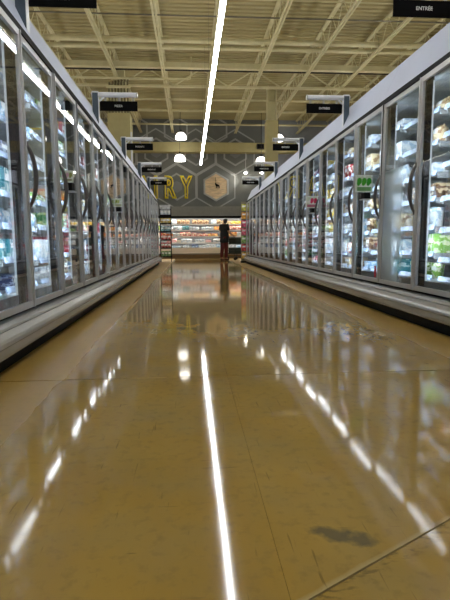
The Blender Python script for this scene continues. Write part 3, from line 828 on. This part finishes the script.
# ------------------------------------------------------------------ wire rack at the end of the left row
rk = thing('wire_rack', 'black wire rack of bagged snacks at end of left freezers', 'rack', (-0.89, 18.1, 0))
for sx in (-0.2, 0.2):
    for sy in (-0.17, 0.17): add('upright', MB().bar((sx, sy, 0), (sx, sy, 2.06), 0.013, 6), M_BLACK, rk)
RZ = [0.18, 0.50, 0.80, 1.10, 1.40, 1.70]
for z in RZ:
    mb = MB().box(-0.2, 0.2, -0.17, -0.155, z, z+0.05).box(-0.2, 0.2, 0.155, 0.17, z, z+0.05)
    for i in range(9): mb.box(-0.19+i*0.0475-0.004, -0.19+i*0.0475+0.004, -0.16, 0.16, z, z+0.01)
    add('wire_shelf', mb, M_BLACK, rk)
add('header_card', MB().box(-0.2, 0.2, -0.18, -0.17, 1.96, 2.10), mat('rack_card', (190, 190, 190), 0.5, 0, 0.4, 14), rk)
BCOL = [('green', 'bottom'), ('red', 'second lowest'), ('red', 'third lowest'), ('teal', 'third highest'), ('yellow', 'second highest'), ('white', 'top')]
for (cn, wn), z in zip(BCOL, RZ):
    for i in range(3):
        m = product_mesh('bag', 0.12, 0.22, cn)
        o = add('snack_bag', m, None, None, (-0.89-0.125+i*0.125, 18.02, z+0.012), (0, 0, math.pi/2))
        tag(o, '%s snack bag, %s on the %s shelf of the wire rack' % (cn, ('leftmost', 'middle', 'rightmost')[i], wn), 'snack bag', 'snack bags on the wire rack')

# ------------------------------------------------------------------ hanging display strip at the end of the right row
cs = thing('display_strip', 'narrow upright display strip at end of right freezers', 'display', (1.90, 16.95, 0))
add('backer', MB().box(-0.095, 0.095, 0.0, 0.02, 0.06, 2.13), mat('strip_backer', (150, 140, 120), 0.6), cs)
add('foot', MB().box(-0.1, 0.1, -0.12, 0.14, 0.0, 0.06), M_BLACK, cs)
PC = [((206, 170, 60), 'mustard'), ((196, 60, 60), 'red'), ((128, 168, 92), 'green'), ((216, 96, 120), 'pink'), ((206, 84, 120), 'rose'), ((230, 160, 60), 'orange'), ((196, 196, 80), 'lime yellow')]
for i, (c_, cn) in enumerate(PC):
    z = 0.14+i*0.28
    o = thing('hanging_packet', '%s packet hanging on the narrow display strip' % cn, 'packet', (1.90, 16.95, z), group='packets on the display strip')
    add('pouch', bag_mesh(0.17, 0.23, 0.05), print_mat('packet_'+cn.replace(' ', '_'), c_, tuple(min(255, v+40) for v in c_)), o, (0, -0.055, 0), (0, 0, math.pi/2))
    add('hang_hook', MB().bar((0.04, -0.06, 0.225), (0.04, 0.0, 0.235), 0.014, 6), M_BLACK, o)

# ------------------------------------------------------------------ pendants and spots
def pendant(x, y, z, label):
    t = thing('pendant_lamp', label, 'lamp', (x, y, z), group='white dome pendants before the end wall')
    add('shade', MB().lathe([(0.235, -0.12), (0.24, -0.09), (0.22, 0.02), (0.16, 0.11), (0.07, 0.15), (0.0, 0.155)], seg=24), M_PENDANT, t, smooth=True)
    add('socket', MB().lathe([(0.0, 0.25), (0.045, 0.25), (0.05, 0.145), (0.0, 0.145)], seg=12), M_DARKMET, t)
    add('cord', MB().bar((0, 0, 0.25), (0, 0, DECK_Z-z), 0.008, 6), M_DARKMET, t)
pendant(-0.37, 21.0, 4.30, 'left white dome pendant hanging below the bulkhead beam')
pendant(-0.31, 21.0, 5.20, 'left white dome pendant hanging above the bulkhead beam line')
pendant(3.12, 21.0, 4.22, 'right white dome pendant half hidden by the narrow column')
pendant(3.86, 21.0, 5.16, 'right white dome pendant hanging high beside the narrow column')
for x, lb in ((2.555, 'small bright spotlight left of the narrow column'), (3.28, 'small bright spotlight right beside the narrow column')):
    t = thing('spotlight', lb, 'spotlight', (x, 21.95, 3.85), group='small spotlights before the end wall')
    add('bulb', MB().lathe([(0.0, -0.06), (0.05, -0.045), (0.065, 0.0), (0.05, 0.05), (0.0, 0.06)], seg=12), M_SPOT, t, smooth=True)
    add('can', MB().lathe([(0.07, 0.0), (0.075, 0.09), (0.05, 0.15), (0.0, 0.16)], seg=12), M_WHITE, t)
    add('stem', MB().bar((0, 0, 0.15), (0, 0, 0.87), 0.01, 6), M_WHITE, t)
    ld = bpy.data.lights.new('spot_beam', 'SPOT'); ld.energy = E_SPOTBEAM; ld.spot_size = math.radians(80); ld.spot_blend = 0.8; ld.color = (1, 0.93, 0.82); ld.shadow_soft_size = 0.06
    lo = bpy.data.objects.new('spot_beam', ld); COL.objects.link(lo); lo.parent = t; lo.location = (0, 0, -0.09)
    lo.rotation_euler = Vector((1.3-x, 0.35, -0.5)).to_track_quat('-Z', 'Y').to_euler()
sb = thing('beam_speaker', 'small dark box fixed to the cream bulkhead beam', 'speaker', (3.2, YMAX-0.45, 4.84))  # unreadable dark sign on the beam, built as a box
add('cabinet', MB().box(-0.16, 0.16, -0.12, 0.0, 0, 0.22), M_DARKMET, sb)
add('grille', MB().box(-0.13, 0.13, -0.13, -0.12, 0.03, 0.19), M_BLACK, sb)

# ------------------------------------------------------------------ shopper and cart
def skin(name, verts, edges, radii, m, parent, root=0, sub=2, loc=(0, 0, 0)):
    me = bpy.data.meshes.new(name); me.from_pydata(verts, edges, [])
    me.materials.append(m)
    o = bpy.data.objects.new(name, me); COL.objects.link(o); o.parent = parent; o.location = loc
    md = o.modifiers.new('skin', 'SKIN')
    md.use_smooth_shade = True
    for i, r in enumerate(radii):
        sv = me.skin_vertices[0].data[i] if me.skin_vertices else None
        if sv is None: continue
        sv.radius = (r, r) if isinstance(r, (int, float)) else r
        sv.use_root = (i == root)
    sm = o.modifiers.new('smooth', 'SUBSURF'); sm.levels = sub; sm.render_levels = sub
    return o
def skin_mesh(name, verts, edges, radii, m, parent, root=0, sub=2):
    me = bpy.data.meshes.new(name); bm = bmesh.new()
    lay = bm.verts.layers.skin.verify()
    bv = [bm.verts.new(v) for v in verts]
    for v, r, i in zip(bv, radii, range(99)):
        v[lay].radius = (r, r) if isinstance(r, (int, float)) else r
        v[lay].use_root = (i == root)
    for a, b in edges: bm.edges.new((bv[a], bv[b]))
    bm.to_mesh(me); bm.free(); me.materials.append(m)
    o = bpy.data.objects.new(name, me); COL.objects.link(o); o.parent = parent
    md = o.modifiers.new('skin', 'SKIN'); md.use_smooth_shade = True
    sm = o.modifiers.new('smooth', 'SUBSURF'); sm.levels = sub; sm.render_levels = sub
    return o
M_SKIN = mat('skin', (190, 138, 104), 0.5, 0, 0.05); M_HAIR = mat('hair', (26, 20, 18), 0.5)
M_TOP = mat('black_shirt', (18, 18, 22), 0.8); M_PANTS = mat('maroon_trousers', (96, 28, 32), 0.8); M_SHOE = mat('dark_shoe', (60, 24, 24), 0.6)
pz = thing('person', 'shopper in black top and maroon trousers with a dark cart', 'person', (1.38, 19.35, 0), math.radians(-52))
pz.scale = (1.1, 1.1, 1.03)
# local: +y is the way the shopper faces
V = [(0, 0, 0.92), (0, 0.01, 1.10), (0, 0.015, 1.30), (0, 0.0, 1.40), (0, 0.01, 1.47), (0, 0.03, 1.555),          # 0-5 pelvis..head
     (0.17, 0.0, 1.36), (0.22, 0.02, 1.12), (0.20, 0.22, 0.98), (0.20, 0.30, 0.965),                                 # 6-9 right arm
     (-0.17, 0.0, 1.36), (-0.22, 0.02, 1.12), (-0.16, 0.22, 0.98), (-0.15, 0.30, 0.965),                             # 10-13 left arm
     (0.075, 0, 0.86), (0.07, 0.04, 0.47), (0.065, 0.02, 0.09), (-0.075, 0, 0.86), (-0.07, -0.03, 0.47), (-0.065, -0.09, 0.10),
     (0.065, 0.14, 0.035), (-0.065, 0.04, 0.035)]
E_ = [(0, 1), (1, 2), (2, 3), (3, 4), (4, 5), (2, 6), (6, 7), (7, 8), (8, 9), (2, 10), (10, 11), (11, 12), (12, 13), (0, 14), (14, 15), (15, 16), (0, 17), (17, 18), (18, 19), (16, 20), (19, 21)]
Rr = [(0.13, 0.10), (0.12, 0.09), (0.14, 0.10), (0.06, 0.055), (0.05, 0.05), (0.075, 0.09), 0.052, 0.042, 0.03, (0.035, 0.018), 0.052, 0.042, 0.03, (0.035, 0.018), 0.085, 0.058, 0.04, 0.085, 0.058, 0.04, 0.036, 0.036]
# five fingers on each hand, curled over the cart handle
for base, sg in ((9, 1), (13, -1)):
    bx, by, bz = V[base]
    for f_ in range(4):
        ox = (f_-1.5)*0.020; ln = (0.9, 1.0, 0.95, 0.75)[f_]
        n = len(V)
        V += [(bx+ox, by+0.045*ln, bz+0.005), (bx+ox, by+0.07*ln, bz-0.022), (bx+ox, by+0.055*ln, bz-0.045)]
        E_ += [(base, n), (n, n+1), (n+1, n+2)]; Rr += [0.0095, 0.009, 0.008]
    n = len(V); V += [(bx-sg*0.045, by+0.005, bz-0.012), (bx-sg*0.045, by+0.04, bz-0.035)]
    E_ += [(base, n), (n, n+1)]; Rr += [0.011, 0.009]
skin_mesh('body', V, E_, Rr, M_SKIN, pz)
tv = [(0, 0, 0.68), (0, 0, 0.90), (0, 0.01, 1.10), (0, 0.015, 1.30), (0, 0.0, 1.40), (0.17, 0.0, 1.36), (0.22, 0.01, 1.14), (-0.17, 0.0, 1.36), (-0.22, 0.01, 1.14)]
skin_mesh('shirt', tv, [(0, 1), (1, 2), (2, 3), (3, 4), (3, 5), (5, 6), (3, 7), (7, 8)], [(0.20, 0.17), (0.19, 0.155), (0.165, 0.13), (0.18, 0.135), (0.085, 0.08), 0.075, 0.065, 0.075, 0.065], M_TOP, pz, 1)
pv = [(0, 0, 0.92), (0.075, 0, 0.86), (0.07, 0.04, 0.47), (0.065, 0.02, 0.08), (-0.075, 0, 0.86), (-0.07, -0.03, 0.47), (-0.065, -0.09, 0.09)]
skin_mesh('trousers', pv, [(0, 1), (1, 2), (2, 3), (0, 4), (4, 5), (5, 6)], [(0.13, 0.11), 0.10, 0.075, 0.06, 0.10, 0.075, 0.06], M_PANTS, pz)
for sx, yy in ((0.065, 0.0), (-0.065, -0.10)):
    skin_mesh('shoe', [(sx, yy-0.03, 0.045), (sx, yy+0.08, 0.045), (sx, yy+0.18, 0.035)], [(0, 1), (1, 2)], [0.045, 0.048, (0.04, 0.032)], M_SHOE, pz)
# head turned to the left: face features and hair
hd = math.radians(70)
def hp(x, y, z): return (x*math.cos(hd)-y*math.sin(hd), 0.03+x*math.sin(hd)+y*math.cos(hd), z)
skin_mesh('hair', [hp(0, -0.03, 1.60), hp(0, -0.055, 1.56), hp(0, -0.065, 1.48), hp(0, -0.055, 1.40)], [(0, 1), (1, 2), (2, 3)], [(0.085, 0.085), (0.09, 0.08), (0.07, 0.05), (0.04, 0.025)], M_HAIR, pz)
skin_mesh('nose', [hp(0, 0.08, 1.56), hp(0, 0.105, 1.535)], [(0, 1)], [0.012, 0.014], M_SKIN, pz)
for sx in (-1, 1):
    add('eye', MB().lathe([(0, -0.009), (0.009, 0), (0, 0.009)], 0, 0, 8), M_BLACK, pz, hp(sx*0.032, 0.082, 1.565))
    skin_mesh('ear', [hp(sx*0.078, 0.0, 1.57), hp(sx*0.082, -0.005, 1.53)], [(0, 1)], [0.014, 0.011], M_SKIN, pz)
add('mouth', MB().box(-0.02, 0.02, -0.006, 0.006, -0.005, 0.005), mat('lip', (150, 80, 76), 0.5), pz, hp(0, 0.086, 1.50), (0, 0, hd))
# two-tier cart in front of the shopper
M_CART = mat('cart_frame', (24, 34, 30), 0.5, 0.0); M_BASKET = mat('cart_basket', (34, 50, 42), 0.5)
ct = thing('shopping_cart', 'small dark green two-tier shopping cart before the shopper', 'cart', (1.38+math.sin(math.radians(52))*0.62, 19.35+math.cos(math.radians(52))*0.62, 0), math.radians(-52))
def basket(z0, z1, y0, y1, w0):
    mb = MB()
    for z in (z0, (z0+z1)/2, z1):
        for a, b in (((-w0, y0), (w0, y0)), ((w0, y0), (w0, y1)), ((w0, y1), (-w0, y1)), ((-w0, y1), (-w0, y0))): mb.bar((a[0], a[1], z), (b[0], b[1], z), 0.014, 5)
    e = 0.006
    mb.box(-w0, w0, y0, y1, z0, z0+e)
    n = 5; gap = 0.012; hw = (2*w0-(n-1)*gap)/n; hl = (y1-y0-(n-1)*gap)/n
    for i in range(n):          # slotted plastic sides
        for yy in (y0, y1-e): mb.box(-w0+i*(hw+gap), -w0+i*(hw+gap)+hw, yy, yy+e, z0, z1)
        for xx in (-w0, w0-e): mb.box(xx, xx+e, y0+i*(hl+gap), y0+i*(hl+gap)+hl, z0, z1)
    return mb
add('basket', basket(0.66, 0.90, -0.18, 0.26, 0.20), M_BASKET, ct); add('basket', basket(0.28, 0.50, -0.20, 0.24, 0.20), M_BASKET, ct)
add('handle', MB().tube([(-0.21, -0.20, 0.9), (-0.21, -0.275, 0.945), (0.21, -0.275, 0.945), (0.21, -0.20, 0.9)], 0.014, 8), M_CART, ct)
for sx in (-0.21, 0.21): add('side_frame', MB().tube([(sx, -0.20, 0.92), (sx, -0.22, 0.5), (sx, -0.24, 0.14), (sx, 0.28, 0.14), (sx, 0.26, 0.3)], 0.014, 6), M_CART, ct)
for sx in (-0.21, 0.21):
    for sy in (-0.22, 0.26): add('wheel', MB().bar((sx-0.015, sy, 0.06), (sx+0.015, sy, 0.06), 0.06, 14), M_BLACK, ct); add('caster_fork', MB().box(sx-0.02, sx+0.02, sy-0.012, sy+0.012, 0.06, 0.14), M_CART, ct)
